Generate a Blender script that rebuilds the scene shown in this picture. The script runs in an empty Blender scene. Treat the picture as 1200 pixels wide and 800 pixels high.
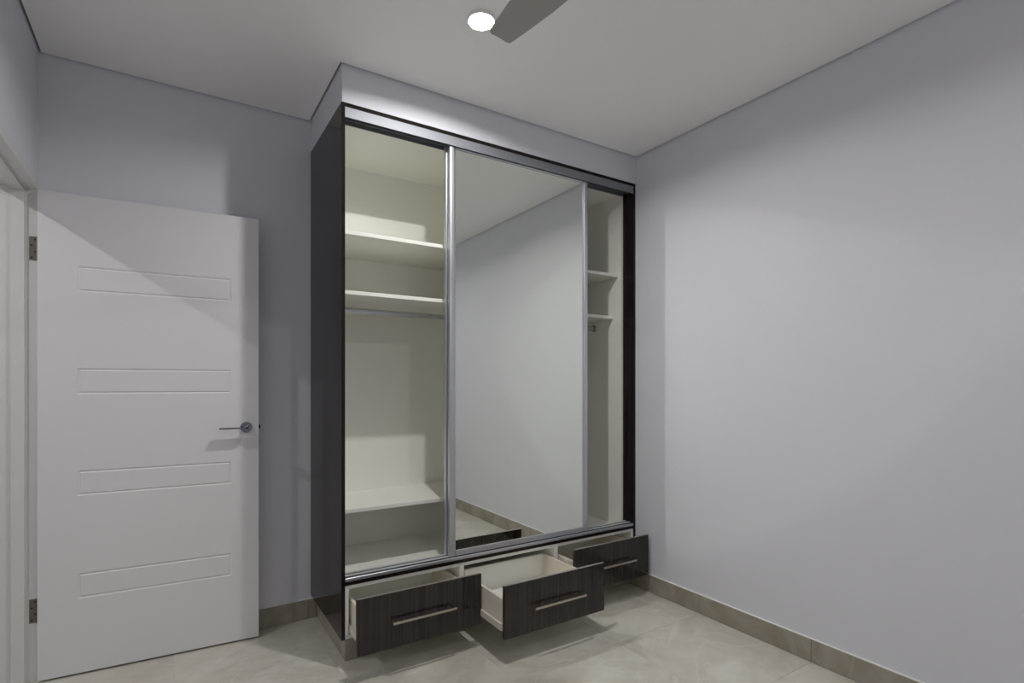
import bpy, bmesh, math, random
from mathutils import Matrix, Vector

# ------------------------------------------------------------------ camera
C = bpy.context.scene
COL = C.collection
PAN = math.atan(400 / 625.5)
cam_d = bpy.data.cameras.new('camera')
cam_d.sensor_width = 36.0
cam_d.lens = 625.5 / 1200 * 36.0
cam_d.shift_y = 50.5 / 1200
cam_d.clip_start = 0.02
cam = bpy.data.objects.new('camera', cam_d)
cam.location = (0, 0, 1.24)
cam.rotation_euler = (math.pi / 2, 0, -PAN)
COL.objects.link(cam)
C.camera = cam

# ------------------------------------------------------------------ world / exposure
w = bpy.data.worlds.new('world')
C.world = w
w.use_nodes = True
w.node_tree.nodes['Background'].inputs[0].default_value = (0.02, 0.02, 0.022, 1)
w.node_tree.nodes['Background'].inputs[1].default_value = 0.0
C.view_settings.view_transform = 'Standard'
C.view_settings.look = 'None'
C.view_settings.gamma = 1.0
C.view_settings.use_curve_mapping = False
C.view_settings.exposure = 4.14
C.cycles.max_bounces = 16
C.cycles.diffuse_bounces = 10
C.cycles.glossy_bounces = 8
C.cycles.use_denoising = True
C.cycles.use_adaptive_sampling = False
C.cycles.sample_clamp_indirect = 0.0
C.cycles.blur_glossy = 0.15
C.cycles.use_guiding = True           # lets the light bounced off the mirror doors onto the wall resolve
C.cycles.guiding_training_samples = 64
LAMP_A = 0.86      # downlight over the wardrobe
LAMP_B = 0.41      # downlight at the other end of the room
LAMP_H = 0.72      # downlight in the hall outside the door

# ------------------------------------------------------------------ materials
def lin(r, g, b):
    f = lambda c: (c / 255 / 12.92) if c / 255 <= 0.04045 else ((c / 255 + 0.055) / 1.055) ** 2.4
    return (f(r), f(g), f(b), 1.0)

def mat(name, col, rough=0.5, metal=0.0, spec=0.5, bump=0.0, bscale=200.0, vary=0.0, vscale=3.0):
    m = bpy.data.materials.new(name)
    m.use_nodes = True
    nt = m.node_tree
    b = nt.nodes['Principled BSDF']
    b.inputs['Base Color'].default_value = col
    b.inputs['Roughness'].default_value = rough
    b.inputs['Metallic'].default_value = metal
    b.inputs['Specular IOR Level'].default_value = spec
    geo = nt.nodes.new('ShaderNodeNewGeometry')
    if vary > 0:
        n = nt.nodes.new('ShaderNodeTexNoise')
        n.inputs['Scale'].default_value = vscale
        n.inputs['Detail'].default_value = 4
        nt.links.new(geo.outputs['Position'], n.inputs['Vector'])
        r = nt.nodes.new('ShaderNodeMapRange')
        r.inputs['From Min'].default_value = 0.3
        r.inputs['From Max'].default_value = 0.7
        r.inputs['To Min'].default_value = 1 - vary
        r.inputs['To Max'].default_value = 1 + vary
        nt.links.new(n.outputs['Fac'], r.inputs['Value'])
        mx = nt.nodes.new('ShaderNodeMix')
        mx.data_type = 'RGBA'
        mx.blend_type = 'MULTIPLY'
        mx.inputs['Factor'].default_value = 1
        mx.inputs['A'].default_value = col
        nt.links.new(r.outputs['Result'], mx.inputs['B'])
        nt.links.new(mx.outputs['Result'], b.inputs['Base Color'])
    if bump > 0:
        n2 = nt.nodes.new('ShaderNodeTexNoise')
        n2.inputs['Scale'].default_value = bscale
        n2.inputs['Detail'].default_value = 2
        nt.links.new(geo.outputs['Position'], n2.inputs['Vector'])
        bp = nt.nodes.new('ShaderNodeBump')
        bp.inputs['Strength'].default_value = bump
        bp.inputs['Distance'].default_value = 0.001
        nt.links.new(n2.outputs['Fac'], bp.inputs['Height'])
        nt.links.new(bp.outputs['Normal'], b.inputs['Normal'])
    return m

def mat_laminate(name, dark, light, rough, k=1.0, spec=0.5):
    """near-black wood laminate with fine upright grain"""
    m = bpy.data.materials.new(name)
    m.use_nodes = True
    nt = m.node_tree
    b = nt.nodes['Principled BSDF']
    geo = nt.nodes.new('ShaderNodeNewGeometry')
    mp = nt.nodes.new('ShaderNodeVectorMath'); mp.operation = 'MULTIPLY'
    mp.inputs[1].default_value = (150 * k, 150 * k, 1.6)
    nt.links.new(geo.outputs['Position'], mp.inputs[0])
    n = nt.nodes.new('ShaderNodeTexNoise')
    n.inputs['Scale'].default_value = 1.0
    n.inputs['Detail'].default_value = 3
    n.inputs['Roughness'].default_value = 0.6
    nt.links.new(mp.outputs[0], n.inputs['Vector'])
    cr = nt.nodes.new('ShaderNodeValToRGB')
    cr.color_ramp.elements[0].position = 0.36
    cr.color_ramp.elements[0].color = dark
    cr.color_ramp.elements[1].position = 0.72
    cr.color_ramp.elements[1].color = light
    nt.links.new(n.outputs['Fac'], cr.inputs['Fac'])
    nt.links.new(cr.outputs['Color'], b.inputs['Base Color'])
    b.inputs['Roughness'].default_value = rough
    b.inputs['Specular IOR Level'].default_value = spec
    return m

def mat_tile(name, base, light, dark, rough, seed_amt=7.0):
    """polished beige stone-look porcelain with pale veins"""
    m = bpy.data.materials.new(name)
    m.use_nodes = True
    nt = m.node_tree
    L = nt.links.new
    b = nt.nodes['Principled BSDF']
    geo = nt.nodes.new('ShaderNodeNewGeometry')
    oi = nt.nodes.new('ShaderNodeObjectInfo')
    sc = nt.nodes.new('ShaderNodeMath'); sc.operation = 'MULTIPLY'; sc.inputs[1].default_value = seed_amt
    L(oi.outputs['Random'], sc.inputs[0])
    ad = nt.nodes.new('ShaderNodeVectorMath'); ad.operation = 'ADD'
    L(geo.outputs['Position'], ad.inputs[0]); L(sc.outputs[0], ad.inputs[1])
    n = nt.nodes.new('ShaderNodeTexNoise')
    n.inputs['Scale'].default_value = 3.2; n.inputs['Detail'].default_value = 7
    n.inputs['Roughness'].default_value = 0.62; n.inputs['Distortion'].default_value = 0.9
    L(ad.outputs[0], n.inputs['Vector'])
    cr = nt.nodes.new('ShaderNodeValToRGB')
    e = cr.color_ramp.elements
    e[0].position = 0.30; e[0].color = dark
    e[1].position = 0.72; e[1].color = light
    md = e.new(0.5); md.color = base
    L(n.outputs['Fac'], cr.inputs['Fac'])
    # veins: narrow band round the mid level of a second noise
    n2 = nt.nodes.new('ShaderNodeTexNoise')
    n2.inputs['Scale'].default_value = 1.7; n2.inputs['Detail'].default_value = 5
    n2.inputs['Distortion'].default_value = 1.6
    L(ad.outputs[0], n2.inputs['Vector'])
    s = nt.nodes.new('ShaderNodeMath'); s.operation = 'SUBTRACT'; s.inputs[1].default_value = 0.5
    L(n2.outputs['Fac'], s.inputs[0])
    a = nt.nodes.new('ShaderNodeMath'); a.operation = 'ABSOLUTE'
    L(s.outputs[0], a.inputs[0])
    r = nt.nodes.new('ShaderNodeMapRange')
    r.inputs['From Min'].default_value = 0.0; r.inputs['From Max'].default_value = 0.02
    r.inputs['To Min'].default_value = 0.5; r.inputs['To Max'].default_value = 0.0
    L(a.outputs[0], r.inputs['Value'])
    mx = nt.nodes.new('ShaderNodeMix'); mx.data_type = 'RGBA'
    L(r.outputs['Result'], mx.inputs['Factor'])
    L(cr.outputs['Color'], mx.inputs['A'])
    mx.inputs['B'].default_value = light
    L(mx.outputs['Result'], b.inputs['Base Color'])
    b.inputs['Roughness'].default_value = rough
    return m

M = {}
M['wall'] = mat('wall_paint', lin(217, 217.6, 224.5), 0.7, bump=0.06, bscale=260)
M['ceil'] = mat('ceiling_paint', lin(246, 246, 246), 0.8)
M['gap'] = mat('shadow_gap_paint', lin(120, 120, 128), 0.8)
M['door'] = mat('door_enamel', lin(224, 223.5, 225), 0.38)
M['jamb'] = mat('frame_enamel', lin(216, 216, 213), 0.4)
M['white'] = mat('white_melamine', lin(235, 235, 229), 0.45)
M['shelf'] = mat('shelf_edge_white', lin(232, 231, 224), 0.4)
M['box'] = mat('drawer_box_cream', lin(226, 218, 204), 0.45, vary=0.03, vscale=20)
M['lam'] = mat_laminate('dark_wood_laminate', lin(27, 24, 22), lin(62, 58, 54), 0.07, 1.5)
M['lamg'] = mat_laminate('gloss_dark_laminate', lin(26, 22, 21), lin(44, 39, 37), 0.1, 0.6, 0.22)
M['edge'] = mat('laminate_edging', lin(138, 131, 126), 0.3)
M['alu'] = mat('brushed_aluminium', lin(205, 207, 213), 0.42, 1.0)
M['fascia'] = mat('fascia_aluminium', lin(160, 162, 168), 0.68, 1.0)
M['track'] = mat('satin_track_aluminium', lin(218, 220, 224), 0.4, 0.35)
M['chan'] = mat('dark_anodised_aluminium', lin(138, 140, 145), 0.5, 0.7)  # dark grey anodised finish, the metal's own colour
M['black'] = mat('matt_black', lin(18, 18, 18), 0.6)  # plain black: latch bolt, screws and the strips that shade the track grooves
M['nick'] = mat('satin_nickel', lin(196, 186, 174), 0.3, 1.0)
M['chrome'] = mat('chrome', lin(150, 154, 162), 0.08, 1.0)
M['steel'] = mat('hinge_steel', lin(128, 122, 112), 0.4, 0.9)
M['mirror'] = mat('mirror_silver', (0.95, 0.98, 0.92, 1), 0.004, 1.0)
M['tile'] = mat_tile('floor_porcelain', lin(198, 194, 183), lin(212, 209, 200), lin(184, 179, 167), 0.07)
M['skirt'] = mat_tile('skirting_porcelain', lin(152, 145, 131), lin(172, 166, 154), lin(138, 131, 118), 0.22)
M['grout'] = mat('grout', lin(190, 186, 176), 0.8)
M['caulk'] = mat('white_caulk', lin(232, 232, 232), 0.6)
M['fan'] = mat('fan_blade_grey', lin(168, 169, 166), 0.4, 0.2)
M['ring'] = mat('downlight_trim_white', lin(235, 235, 235), 0.4)
M['runner'] = mat('runner_white_steel', lin(218, 212, 200), 0.35)

def lamp_mat(name, strength, col=(1.0, 0.965, 0.90)):
    m = bpy.data.materials.new(name)
    m.use_nodes = True
    nt = m.node_tree
    nt.nodes.clear()
    o = nt.nodes.new('ShaderNodeOutputMaterial')
    e = nt.nodes.new('ShaderNodeEmission')
    e.inputs[0].default_value = (*col, 1)
    e.inputs[1].default_value = strength
    nt.links.new(e.outputs[0], o.inputs[0])
    return m

# ------------------------------------------------------------------ mesh helpers
def box(bm, x0, x1, y0, y1, z0, z1, bev=0.0):
    xs, ys, zs = sorted((x0, x1)), sorted((y0, y1)), sorted((z0, z1))
    v = [bm.verts.new((x, y, z)) for x in xs for y in ys for z in zs]
    q = [(0, 1, 3, 2), (4, 6, 7, 5), (0, 4, 5, 1), (2, 3, 7, 6), (0, 2, 6, 4), (1, 5, 7, 3)]
    fs = [bm.faces.new([v[i] for i in f]) for f in q]
    if bev > 0:
        es = list({e for f in fs for e in f.edges})
        bmesh.ops.bevel(bm, geom=es, offset=bev, segments=1, affect='EDGES', profile=0.5)
    return bm

def B(*a, **k):
    return box(bmesh.new(), *a, **k)

def cyl(bm, c, axis, r, h, seg=24, r2=None):
    """solid cylinder from c along axis for h"""
    r2 = r if r2 is None else r2
    a = Vector(axis).normalized()
    u = a.orthogonal().normalized()
    v = a.cross(u)
    c = Vector(c)
    rings = []
    for t, rr in ((0, r), (h, r2)):
        rings.append([bm.verts.new(c + a * t + (u * math.cos(2 * math.pi * i / seg) + v * math.sin(2 * math.pi * i / seg)) * rr) for i in range(seg)])
    for i in range(seg):
        j = (i + 1) % seg
        bm.faces.new((rings[0][i], rings[0][j], rings[1][j], rings[1][i]))
    bm.faces.new(rings[0][::-1])
    bm.faces.new(rings[1])
    return bm

def lathe(bm, prof, c=(0, 0, 0), axis='Z', seg=32, loop=False):
    """prof: list of (radius, height)"""
    rings = []
    for r, h in prof:
        ring = []
        for i in range(seg):
            t = 2 * math.pi * i / seg
            p = {'Z': (r * math.cos(t), r * math.sin(t), h), 'Y': (r * math.cos(t), h, r * math.sin(t))}[axis]
            ring.append(bm.verts.new((c[0] + p[0], c[1] + p[1], c[2] + p[2])))
        rings.append(ring)
    if loop:
        rings.append(rings[0])
    for a, b in zip(rings, rings[1:]):
        for i in range(seg):
            j = (i + 1) % seg
            bm.faces.new((a[i], a[j], b[j], b[i]))
    for ring in () if loop else (rings[0], rings[-1]):
        bm.faces.new(ring)
    return bm

def prism(bm, pts, z0, z1):
    """extrude an outline in x,y from z0 to z1"""
    lo = [bm.verts.new((x, y, z0)) for x, y in pts]
    hi = [bm.verts.new((x, y, z1)) for x, y in pts]
    n = len(pts)
    for i in range(n):
        j = (i + 1) % n
        bm.faces.new((lo[i], lo[j], hi[j], hi[i]))
    bm.faces.new(lo[::-1])
    bm.faces.new(hi)
    return bm

WORLD = {}   # world origin of each object built without rotation

def obj(name, bm, m, parent=None, smooth=False, local=False, kind=None):
    bmesh.ops.recalc_face_normals(bm, faces=bm.faces)
    xs = [v.co for v in bm.verts]
    lo = Vector((min(v.x for v in xs), min(v.y for v in xs), min(v.z for v in xs)))
    hi = Vector((max(v.x for v in xs), max(v.y for v in xs), max(v.z for v in xs)))
    org = Vector(((lo.x + hi.x) / 2, (lo.y + hi.y) / 2, lo.z))
    bmesh.ops.translate(bm, verts=bm.verts, vec=-org)
    me = bpy.data.meshes.new(name)
    bm.to_mesh(me)
    bm.free()
    me.materials.append(M[m] if isinstance(m, str) else m)
    if smooth:
        for p in me.polygons:
            p.use_smooth = True
        if hasattr(me, 'set_sharp_from_angle'):
            me.set_sharp_from_angle(angle=math.radians(40))
    o = bpy.data.objects.new(name, me)
    COL.objects.link(o)
    base = Vector((0, 0, 0))
    if parent is not None:
        o.parent = parent
        base = WORLD[parent.name]
    o.location = org - base
    WORLD[o.name] = org
    if kind:
        o['kind'] = kind
    return o

def empty(name, loc, label=None, cat=None, group=None, kind=None, rz=0.0, local=False):
    o = bpy.data.objects.new(name, None)
    o.empty_display_size = 0.1
    COL.objects.link(o)
    o.location = loc
    o.rotation_euler = (0, 0, rz)
    WORLD[o.name] = Vector((0, 0, 0)) if local else Vector(loc)
    if label: o['label'] = label
    if cat: o['category'] = cat
    if group: o['group'] = group
    if kind: o['kind'] = kind
    return o

def struct(name, bm, m, label=None, parent=None):
    o = obj(name, bm, m, parent)
    if parent is None:
        o['kind'] = 'structure'
        if label: o['label'] = label
    return o

# ------------------------------------------------------------------ room shell
XL, XR, YB, YF = -0.468, 2.42, 2.972, -0.80      # left, right, back, behind the camera
H = 2.64
GAP, GD = 0.009, 0.016
HX = -2.0                                          # far side of the hall
OY0, OY1, OZ = 2.075, 2.953, 2.056                 # door opening in the left wall

floor = empty('floor', (0.9, 1.0, 0), kind='structure', label='polished beige stone-look floor tiles')
obj('grout_bed', B(HX - 0.1, XR + 0.1, YF - 0.1, YB + 0.2, -0.03, -0.0015), 'grout', floor)
proto = None
xs = [0.013 + 0.6 * i for i in range(-4, 5)]
ys = [0.69 + 0.6 * j for j in range(-3, 5)]
def clip(a, b, lo, hi):
    return max(a, lo), min(b, hi)
for i in range(len(xs) - 1):
    for j in range(len(ys) - 1):
        x0, x1 = clip(xs[i], xs[i + 1], HX, XR)
        y0, y1 = clip(ys[j], ys[j + 1], YF, YB)
        if x1 - x0 < 0.02 or y1 - y0 < 0.02:
            continue
        g = 0.0009
        obj('tile', B(x0 + g, x1 - g, y0 + g, y1 - g, -0.012, 0.0, bev=0.0006), 'tile', floor)

bm = bmesh.new()
box(bm, XL + GAP, XR - GAP, YF + GAP, 2.361 - GAP, H, H + 0.012)
box(bm, XL + GAP, 0.63 - GAP, 2.361 - GAP, YB - GAP, H, H + 0.012)
ceiling = struct('ceiling', bm, 'ceil', 'plain white ceiling with a thin shadow line at the walls')
obj('shadow_gap', B(XL - 0.1, XR + 0.1, YF - 0.1, YB + 0.1, H + GD, H + 0.05), 'gap', ceiling)

T = 0.14
HT = H + GD
struct('wall_right', B(XR, XR + T, YF - T, YB + T, -0.03, HT), 'wall', 'long pale blue-grey wall right of the wardrobe')
struct('wall_back', B(XL - T, XR, YB, YB + T, -0.03, HT), 'wall', 'blue-grey wall behind the open door')
struct('wall_front', B(HX, XR, YF - T, YF, -0.03, HT), 'wall', 'wall behind the camera')
bm = bmesh.new()
box(bm, XL - T, XL, YF, OY0 - 0.02, -0.03, HT)
box(bm, XL - T, XL, OY0 - 0.02, YB, OZ + 0.02, HT)
struct('wall_left', bm, 'wall', 'wall with the doorway on the left')
struct('wall_hall', B(HX - T, HX, YF - T, YB + T, -0.03, HT), 'wall', 'hall wall beyond the doorway')
struct('wall_hall_end', B(HX, XL - T, YB, YB + T, -0.03, HT), 'wall', 'end wall of the hall beyond the doorway')
bm = bmesh.new()
box(bm, HX, XL - T, YF, YB, H, H + 0.05)
struct('ceiling_hall', bm, 'ceil', 'hall ceiling beyond the doorway')
struct('wall_bulkhead', B(0.630, XR, 2.361, YB, 2.4755, HT), 'wall', 'boxed blue-grey bulkhead over the wardrobe')

# skirting tiles, one object per tile, with a bead of white caulk on top
def skirting(name, axis, a0, a1, face, back, first, label, z=0.102, joints=None):
    root = empty(name, ((a0 + a1) / 2 if axis == 'x' else face, (a0 + a1) / 2 if axis == 'y' else face, 0), kind='structure', label=label)
    cuts = [a0] + [c for c in joints if a0 + 0.02 < c < a1 - 0.02] + [a1]
    for p, q in zip(cuts, cuts[1:]):
        if axis == 'y':
            obj('skirting_tile', B(face, back, p + 0.0008, q - 0.0008, 0.001, z, bev=0.0006), 'skirt', root)
        else:
            obj('skirting_tile', B(p + 0.0008, q - 0.0008, face, back, 0.001, z, bev=0.0006), 'skirt', root)
    f2 = face + (0.001 if back > face else -0.001)
    if axis == 'y':
        obj('caulk_bead', B(f2, back, a0, a1, z, z + 0.0035), 'caulk', root)
    else:
        obj('caulk_bead', B(a0, a1, f2, back, z, z + 0.0035), 'caulk', root)
    return root
TK = 0.009
skirting('baseboard_right', 'y', YF, 2.415, XR - TK, XR, None, 'beige skirting tiles along the right wall', joints=ys)
skirting('baseboard_back', 'x', XL + TK, 0.6575, YB - TK, YB, None, 'beige skirting tiles behind the door', joints=xs)
skirting('baseboard_front', 'x', XL + TK, XR - TK, YF + TK, YF, None, 'beige skirting tiles behind the camera', joints=xs)
skirting('baseboard_left', 'y', YF + TK, OY0 - 0.03, XL + TK, XL, None, 'beige skirting tiles along the left wall', joints=ys)

# ------------------------------------------------------------------ door frame (flush, no architrave)
frame = empty('trim_1', (XL, OY1, 0), kind='structure', label='white timber door frame set flush in the left wall')
FX0, FX1 = XL - T - 0.004, XL + 0.001
obj('hinge_jamb', B(FX0, FX1, OY1, OY1 + 0.019, 0.0, OZ + 0.019, bev=0.0008), 'jamb', frame)
obj('latch_jamb', B(FX0, FX1, OY0 - 0.019, OY0, 0.0, OZ + 0.019, bev=0.0008), 'jamb', frame)
obj('head', B(FX0, FX1, OY0, OY1, OZ, OZ + 0.019, bev=0.0008), 'jamb', frame)
SX0, SX1 = XL - 0.083, XL - 0.041
obj('door_stop', B(SX0, SX1, OY1 - 0.013, OY1, 0.0, OZ - 0.0125, bev=0.001), 'jamb', frame)
obj('door_stop', B(SX0, SX1, OY0, OY0 + 0.013, 0.0, OZ - 0.0125, bev=0.001), 'jamb', frame)
obj('door_stop', B(SX0, SX1, OY0, OY1, OZ - 0.0125, OZ, bev=0.001), 'jamb', frame)

# ------------------------------------------------------------------ door (open against the back wall)
DA = math.atan2(2.872 - 2.9255, 0.829)
door = empty('door_1', (-0.466, 2.9255, 0), kind='structure', rz=DA, local=True,
             label='white door with four grooved horizontal panels, open against the back wall')
DW, DT, DZ0, DZ1 = 0.831, 0.036, 0.009, 2.049
PX0, PX1 = 0.131, 0.713
PZ = [(0.325, 0.434), (0.765, 0.873), (1.199, 1.311), (1.637, 1.747)]
GW, GDp = 0.0065, 0.0035
def grooved_leaf():
    bm = bmesh.new()
    gx = [0, PX0, PX0 + GW, PX1 - GW, PX1, DW]
    gz = [DZ0]
    for a, b in PZ:
        gz += [a, a + GW, b - GW, b]
    gz.append(DZ1)
    def dep(ix, iz):
        if iz in (0, len(gz) - 1) or ix in (0, 5):
            return 0
        k = (iz - 1) % 4
        return GDp if (ix in (2, 3) and k in (1, 2)) else 0
    V = [[bm.verts.new((x, dep(i, j), z)) for j, z in enumerate(gz)] for i, x in enumerate(gx)]
    for i in range(len(gx) - 1):
        for j in range(len(gz) - 1):
            bm.faces.new((V[i][j], V[i + 1][j], V[i + 1][j + 1], V[i][j + 1]))
    # sides and back
    bk = [bm.verts.new(p) for p in ((0, DT, DZ0), (DW, DT, DZ0), (DW, DT, DZ1), (0, DT, DZ1))]
    bm.faces.new(bk)
    bm.faces.new([V[i][0] for i in range(6)] + [bk[1], bk[0]])
    bm.faces.new([V[i][-1] for i in range(6)] + [bk[2], bk[3]])
    bm.faces.new([V[0][j] for j in range(len(gz))] + [bk[3], bk[0]])
    bm.faces.new([V[5][j] for j in range(len(gz))] + [bk[2], bk[1]])
    return bm
obj('leaf', grooved_leaf(), 'door', door)
for a, b in PZ:                       # raised field inside each groove
    bm = bmesh.new()
    x0, x1, z0, z1 = PX0 + GW + 0.0005, PX1 - GW - 0.0005, a + GW + 0.0005, b - GW - 0.0005
    e = 0.0045
    lo = [bm.verts.new(p) for p in ((x0, GDp, z0), (x1, GDp, z0), (x1, GDp, z1), (x0, GDp, z1))]
    hi = [bm.verts.new(p) for p in ((x0 + e, 0.0002, z0 + e), (x1 - e, 0.0002, z0 + e), (x1 - e, 0.0002, z1 - e), (x0 + e, 0.0002, z1 - e))]
    for i in range(4):
        j = (i + 1) % 4
        bm.faces.new((lo[i], lo[j], hi[j], hi[i]))
    bm.faces.new(hi); bm.faces.new(lo[::-1])
    obj('door_panel', bm, 'door', door)
hx, hz = 0.776, 1.034
rose = obj('handle_rose', lathe(bmesh.new(), [(0.026, 0), (0.026, -0.006), (0.0245, -0.009), (0.014, -0.0095), (0.0135, -0.018), (0.011, -0.0225), (0.004, -0.0245)], (hx, 0, hz), 'Y'), 'chrome', door, smooth=True)
rose['label'] = 'round chrome rose of the door handle'
pts = [(hx + 0.009, -0.02), (hx + 0.009, -0.040)]
for k in range(9):                     # outer curve of the flat lever blade
    t = k / 8 * math.pi / 2
    pts.append((hx - 0.012 + 0.021 * math.cos(t), -0.044 - 0.020 * math.sin(t)))
pts += [(hx - 0.116, -0.064), (hx - 0.116, -0.036), (hx - 0.026, -0.036)]
for k in range(5):
    t = k / 4 * math.pi / 2
    pts.append((hx - 0.022 + 0.013 * math.sin(t), -0.036 + 0.012 * (1 - math.cos(t))))
pts.append((hx - 0.009, -0.02))
lev = obj('handle_lever', prism(bmesh.new(), pts, hz - 0.0035, hz + 0.0035), 'chrome', door)
lev['label'] = 'flat chrome lever of the door handle'
obj('latch_bolt', B(DW - 0.001, DW + 0.009, 0.012, 0.026, hz - 0.009, hz + 0.009, bev=0.002), 'black', door)
for z in (0.245, 1.758):
    bm = B(-0.037, -0.0015, 0.0255, 0.0275, z, z + 0.1)
    hg = obj('hinge', bm, 'steel', door)
    cyl_bm = cyl(bmesh.new(), (-0.0045, 0.0205, z), (0, 0, 1), 0.0042, 0.1, 12)
    obj('hinge_pin', cyl_bm, 'steel', hg, smooth=True)
    for k, q in enumerate((0.012, 0.037, 0.063, 0.088)):
        obj('screw', cyl(bmesh.new(), (-0.024 + 0.012 * (k % 2), 0.0255, z + q), (0, -1, 0), 0.0036, 0.001, 10), 'black', hg)

# ------------------------------------------------------------------ wardrobe
WX0, WX1, WY0, WY1 = 0.627, 2.412, 2.36, 2.968
wr = empty('wardrobe', (1.52, 2.66, 0), 'tall dark wood wardrobe with sliding mirror doors, open shelves and three pulled-out drawers', 'wardrobe')
PT = 0.016
sp = obj('side_panel', B(WX0, WX0 + PT, WY0, WY1, 0.123, 2.474, bev=0.0007), 'lamg', wr); sp['label'] = 'glossy dark side panel'
obj('side_panel', B(WX1 - PT, WX1, WY0, WY1, 0.123, 2.474, bev=0.0007), 'lamg', wr)
obj('top_panel', B(WX0 + PT, WX1 - PT, WY0, WY1, 2.458, 2.474), 'lamg', wr)
obj('scribe_strip', B(WX1, XR - 0.0004, WY0 + 0.004, WY0 + 0.03, 0.13, 2.474), 'caulk', wr)
IX0, IX1 = WX0 + PT, WX1 - PT          # .643, 2.396
CY0 = 2.452                            # front of the white carcass
BK = 2.952
obj('back_panel', B(IX0, IX1, BK, BK + 0.012, 0.125, 2.45), 'white', wr)
obj('gable', B(IX0, IX0 + PT, CY0, BK, 0.357, 2.43), 'white', wr)
obj('gable', B(IX1 - PT, IX1, CY0, BK, 0.357, 2.43), 'white', wr)
obj('divider', B(1.512, 1.528, CY0 + 0.004, BK, 0.357, 2.43), 'white', wr)
obj('carcass_top', B(IX0, IX1, CY0, BK, 2.43, 2.446), 'white', wr)
obj('carcass_base', B(IX0, IX1, 2.366, BK, 0.341, 0.357), 'white', wr)
LX0, LX1 = IX0 + PT + 0.0005, 1.5115
RX0, RX1 = 1.5285, IX1 - PT - 0.0005
obj('shelf', B(LX0, LX1, 2.462, BK, 1.929, 1.947, bev=0.0006), 'shelf', wr)
obj('shelf', B(LX0, LX1, 2.462, BK, 1.654, 1.672, bev=0.0006), 'shelf', wr)
obj('shelf', B(LX0, LX1, 2.528, BK, 0.635, 0.653, bev=0.0006), 'shelf', wr)
obj('shelf', B(RX0, RX1, 2.478, BK, 1.918, 1.936, bev=0.0006), 'shelf', wr)
obj('shelf', B(RX0, RX1, 2.522, BK, 1.659, 1.677, bev=0.0006), 'shelf', wr)
def oval_rod(x0, x1, y, z):
    bm = bmesh.new()
    n = 16
    rings = [[bm.verts.new((x, y + 0.0075 * math.cos(2 * math.pi * i / n), z + 0.015 * math.sin(2 * math.pi * i / n))) for i in range(n)] for x in (x0, x1)]
    for i in range(n):
        j = (i + 1) % n
        bm.faces.new((rings[0][i], rings[0][j], rings[1][j], rings[1][i]))
    bm.faces.new(rings[0][::-1]); bm.faces.new(rings[1])
    return bm
for x0, x1 in ((LX0, LX1), (RX0, RX1 - 0.0)):
    rod = obj('hanging_rail', oval_rod(x0 + 0.001, x1 - 0.001, 2.70, 1.612), 'alu', wr, smooth=True)
    rod['label'] = 'oval metal hanging rail'
    for x in (x0, x1 - 0.012):
        obj('rail_socket', B(x, x + 0.012, 2.688, 2.712, 1.592, 1.634, bev=0.003), 'chan', rod)

# bottom board and sliding track
obj('track_board', B(IX0, IX1, 2.362, 2.45, 0.3575, 0.3735), 'lamg', wr)
bm = bmesh.new()
prof = [(2.3727, 0.3735), (2.3727, 0.376), (2.3875, 0.376), (2.388, 0.391), (2.4065, 0.391),
        (2.407, 0.376), (2.4215, 0.376), (2.422, 0.391), (2.440, 0.391), (2.4405, 0.379), (2.450, 0.379), (2.450, 0.3735)]
lo = [bm.verts.new((IX0, y, z)) for y, z in prof]
hi = [bm.verts.new((IX1, y, z)) for y, z in prof]
for i in range(len(prof)):
    j = (i + 1) % len(prof)
    bm.faces.new((lo[i], lo[j], hi[j], hi[i]))
bm.faces.new(lo[::-1]); bm.faces.new(hi)
bt = obj('bottom_track', bm, 'track', wr); bt['label'] = 'ribbed aluminium bottom track'
obj('track_lip', B(IX0, IX1, 2.3615, 2.3725, 0.3735, 0.3895, bev=0.002), 'alu', bt)
for ya, yb in ((2.3731, 2.3874), (2.4071, 2.4214)):
    obj('groove_shade_strip', B(IX0, IX1, ya, yb, 0.3761, 0.3885), 'black', bt)  # added black strips stand in for the dark shade inside the grooves
tt = obj('top_track', B(IX0, IX1, 2.362, 2.3655, 2.413, 2.4575), 'fascia', wr); tt['label'] = 'aluminium fascia of the top track'
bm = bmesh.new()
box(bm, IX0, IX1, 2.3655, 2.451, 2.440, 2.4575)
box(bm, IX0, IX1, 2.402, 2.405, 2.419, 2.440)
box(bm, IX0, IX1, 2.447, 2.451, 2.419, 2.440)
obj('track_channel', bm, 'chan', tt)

def sliding_door(x0, x1, y, label):
    z0, z1, d, s = 0.393, 2.428, 0.026, 0.035
    dr = obj('sliding_door', B(x0 + s, x1 - s, y + 0.002, y + d - 0.004, z0, z0 + 0.025), 'alu', wr); dr['label'] = label
    obj('top_rail', B(x0 + s, x1 - s, y + 0.002, y + d - 0.004, z1 - 0.018, z1), 'alu', dr)
    for xa, sgn in ((x0, 1), (x1, -1)):
        pr = [(0, 0.004), (0.003, 0.0015), (0.010, 0), (0.022, 0.0), (0.027, 0.003), (0.029, 0.0065), (s, 0.008), (s, d - 0.003), (0.002, d), (0, d - 0.002)]
        obj('stile', prism(bmesh.new(), [(xa + sgn * px, y + py) for px, py in pr], z0, z1), 'alu', dr)
    obj('mirror', B(x0 + s - 0.004, x1 - s + 0.004, y + 0.009, y + 0.013, z0 + 0.022, z1 - 0.014), 'mirror', dr)
    return dr
sliding_door(1.155, 2.041, 2.372, 'front mirrored sliding door in an aluminium frame')
sliding_door(1.153, 2.039, 2.412, 'rear sliding door hidden behind the front one')

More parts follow.
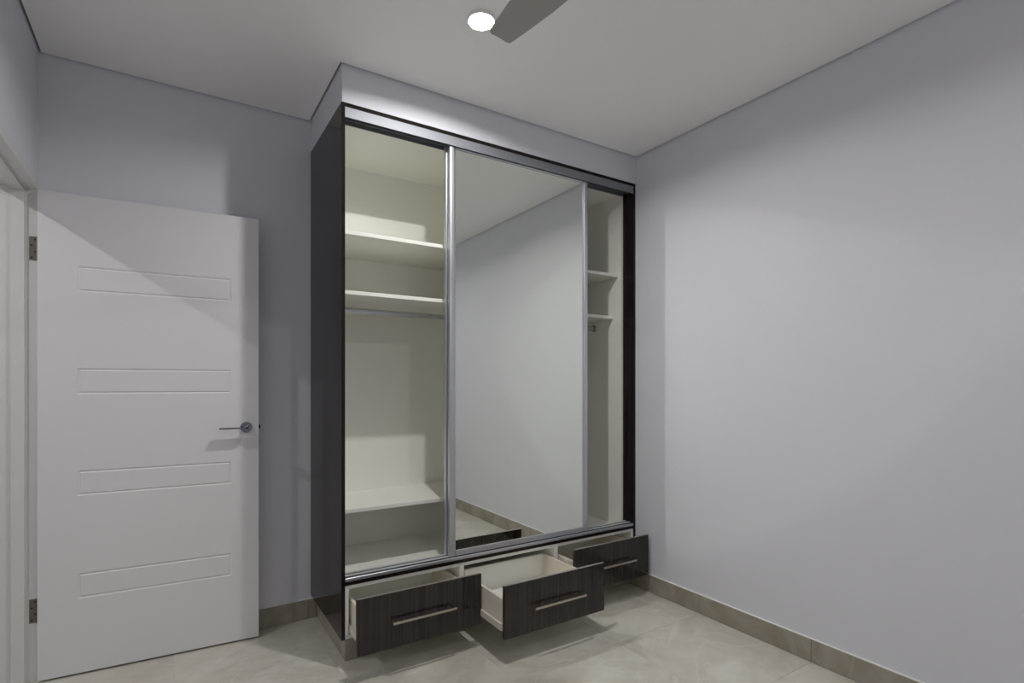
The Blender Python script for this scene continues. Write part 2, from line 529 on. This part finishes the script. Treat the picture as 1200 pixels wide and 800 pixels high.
# drawer compartment
DV = [(IX0, IX0 + PT), (1.206, 1.228), (1.792, 1.814), (IX1 - PT, IX1)]
for a, b in DV:
    obj('drawer_divider', B(a, b, 2.364, BK, 0.139, 0.341), 'white', wr)
obj('drawer_floor', B(IX0, IX1, 2.366, BK, 0.123, 0.139), 'white', wr)

def drawer(fx0, fx1, yf, b0, b1, label):
    z0, z1 = 0.150, 0.287
    yb0, yb1 = yf + 0.016, yf + 0.455
    bm = bmesh.new()
    box(bm, b0, b0 + 0.013, yb0, yb1, z0, z1)
    box(bm, b1 - 0.013, b1, yb0, yb1, z0, z1)
    box(bm, b0 + 0.013, b1 - 0.013, yb0, yb0 + 0.012, z0, z1)
    dr = obj('drawer', bm, 'box', wr); dr['label'] = label
    obj('drawer_back', B(b0 + 0.013, b1 - 0.013, yb1 - 0.013, yb1, z0, z1), 'white', dr)
    obj('drawer_bottom', B(b0 + 0.013, b1 - 0.013, yb0 + 0.012, yb1 - 0.013, z0 + 0.008, z0 + 0.014), 'white', dr)
    fr = obj('drawer_front', B(fx0, fx1, yf, yf + 0.016, 0.113, 0.349, bev=0.0008), 'lam', dr)
    obj('front_edging', B(fx0 + 0.001, fx1 - 0.001, yf + 0.001, yf + 0.015, 0.349, 0.3497), 'edge', dr)
    for xa, xb in ((b0 - 0.0095, b0), (b1, b1 + 0.0095)):
        bm = bmesh.new()
        box(bm, xa, xb, yb0 + 0.002, yb1 - 0.01, z0 - 0.002, z0 + 0.03, bev=0.0015)
        obj('runner', bm, 'runner', dr)
    c = (fx0 + fx1) / 2
    bm = bmesh.new()
    box(bm, c - 0.1495, c + 0.1495, yf - 0.036, yf - 0.027, 0.2245, 0.2345, bev=0.001)
    for s in (-1, 1):
        xa = c + s * 0.1445
        box(bm, xa - 0.0048, xa + 0.0048, yf - 0.028, yf, 0.2247, 0.2343)
    hd = obj('handle', bm, 'nick', dr); hd['label'] = 'square satin nickel bar handle'
drawer(0.6475, 1.2355, 2.20, 0.672, 1.193, 'left drawer pulled part way out')
drawer(1.2395, 1.8265, 2.00, 1.241, 1.779, 'middle drawer pulled out furthest')
drawer(1.8305, 2.3930, 2.235, 1.827, 2.367, 'right drawer pulled out least')

# tiled plinth
PLX, PLY = 0.658, 2.416
pl = obj('plinth', B(PLX + 0.009, XR - 0.0005, PLY + 0.009, 2.960, 0.0005, 0.1225), 'grout', wr)
pl['label'] = 'low recessed plinth clad in beige skirting tiles'
for p, q in ((PLX, 1.213), (1.213, 1.813), (1.813, XR - 0.001)):
    obj('skirting_tile', B(p + 0.0008, q - 0.0008, PLY, PLY + 0.0087, 0.001, 0.1225), 'skirt', pl)
for p, q in ((PLY + 0.009, 2.49), (2.49, 2.960)):
    obj('skirting_tile', B(PLX, PLX + 0.0087, p + 0.0008, q - 0.0008, 0.001, 0.1225), 'skirt', pl)

# ------------------------------------------------------------------ lamps
def downlight(x, y, watts, label, col):
    t = empty('ceiling_downlight', (x, y, H), label, 'downlight')
    obj('trim_ring', lathe(bmesh.new(), [(0.047, H), (0.056, H), (0.056, H - 0.006), (0.053, H - 0.0112), (0.049, H - 0.0112), (0.047, H - 0.009)], (x, y, 0), 'Z', 48, loop=True), 'ring', t, smooth=True)
    bm = bmesh.new()
    cyl(bm, (x, y, H - 0.0003), (0, 0, -1), 0.0468, 0.0007, 24)
    obj('diffuser', bm, lamp_mat('diffuser_glow', 2.2, col), t)
    ld = bpy.data.lights.new('downlight_beam', 'AREA')
    ld.shape = 'DISK'
    ld.size = 0.04
    ld.energy = watts
    ld.color = col
    lo = bpy.data.objects.new('downlight_beam', ld)
    COL.objects.link(lo)
    lo.parent = t
    lo.location = (0, 0, -0.0022)
downlight(1.003, 1.786, LAMP_A, 'lit round downlight near the wardrobe beside the fan blade tip', (1.0, 0.985, 0.955))
downlight(1.03, -0.18, LAMP_B, 'lit round downlight at the far end of the ceiling behind the fan', (1.0, 0.985, 0.955))
downlight(-1.5, 1.95, LAMP_H, 'lit round downlight in the hall ceiling outside the doorway', (1.0, 0.985, 0.955))

# ------------------------------------------------------------------ ceiling fan
FXc, FYc = 0.893, 0.822
fan = empty('ceiling_fan', (FXc, FYc, H), 'grey three-bladed ceiling fan, one blade tip beside the downlight', 'ceiling fan')
obj('canopy', lathe(bmesh.new(), [(0.065, H), (0.065, H - 0.02), (0.045, H - 0.05), (0.02, H - 0.06)], (FXc, FYc, 0)), 'fan', fan, smooth=True)
obj('downrod', cyl(bmesh.new(), (FXc, FYc, H - 0.06), (0, 0, -1), 0.013, 0.15, 16), 'fan', fan, smooth=True)
obj('motor', lathe(bmesh.new(), [(0.02, H - 0.19), (0.08, H - 0.20), (0.105, H - 0.235), (0.105, H - 0.29), (0.07, H - 0.325), (0.03, H - 0.33)], (FXc, FYc, 0)), 'fan', fan, smooth=True)
def blade(ang):
    bm = bmesh.new()
    st = [(0.10, 0.032), (0.16, 0.05), (0.24, 0.064), (0.34, 0.0655), (0.43, 0.061), (0.54, 0.049), (0.60, 0.0415), (0.614, 0.0395), (0.6215, 0.0365), (0.625, 0.032), (0.626, 0.024)]
    up, dn = [], []
    th = 0.005
    pitch = 0.13
    ca, sa = math.cos(ang), math.sin(ang)
    def P(r, s, z):
        x, y, zz = r, s, z + s * pitch
        return (FXc + x * ca - y * sa, FYc + x * sa + y * ca, H - 0.30 + zz)
    for r, hw in st:
        up.append([bm.verts.new(P(r, s * hw, th / 2 + 0.0015 * (1 - s * s))) for s in (-1, -0.5, 0, 0.5, 1)])
        dn.append([bm.verts.new(P(r, s * hw, -th / 2 + 0.0015 * (1 - s * s))) for s in (-1, -0.5, 0, 0.5, 1)])
    for i in range(len(st) - 1):
        for j in range(4):
            bm.faces.new((up[i][j], up[i + 1][j], up[i + 1][j + 1], up[i][j + 1]))
            bm.faces.new((dn[i][j], dn[i][j + 1], dn[i + 1][j + 1], dn[i + 1][j]))
        for j in (0, 4):
            bm.faces.new((up[i][j], up[i + 1][j], dn[i + 1][j], dn[i][j]))
    for i in (0, len(st) - 1):
        for j in range(4):
            bm.faces.new((up[i][j], up[i][j + 1], dn[i][j + 1], dn[i][j]))
    return bm
A0 = math.radians(91.4)
for k in range(3):
    obj('blade', blade(A0 + k * 2 * math.pi / 3), 'fan', fan, smooth=True)
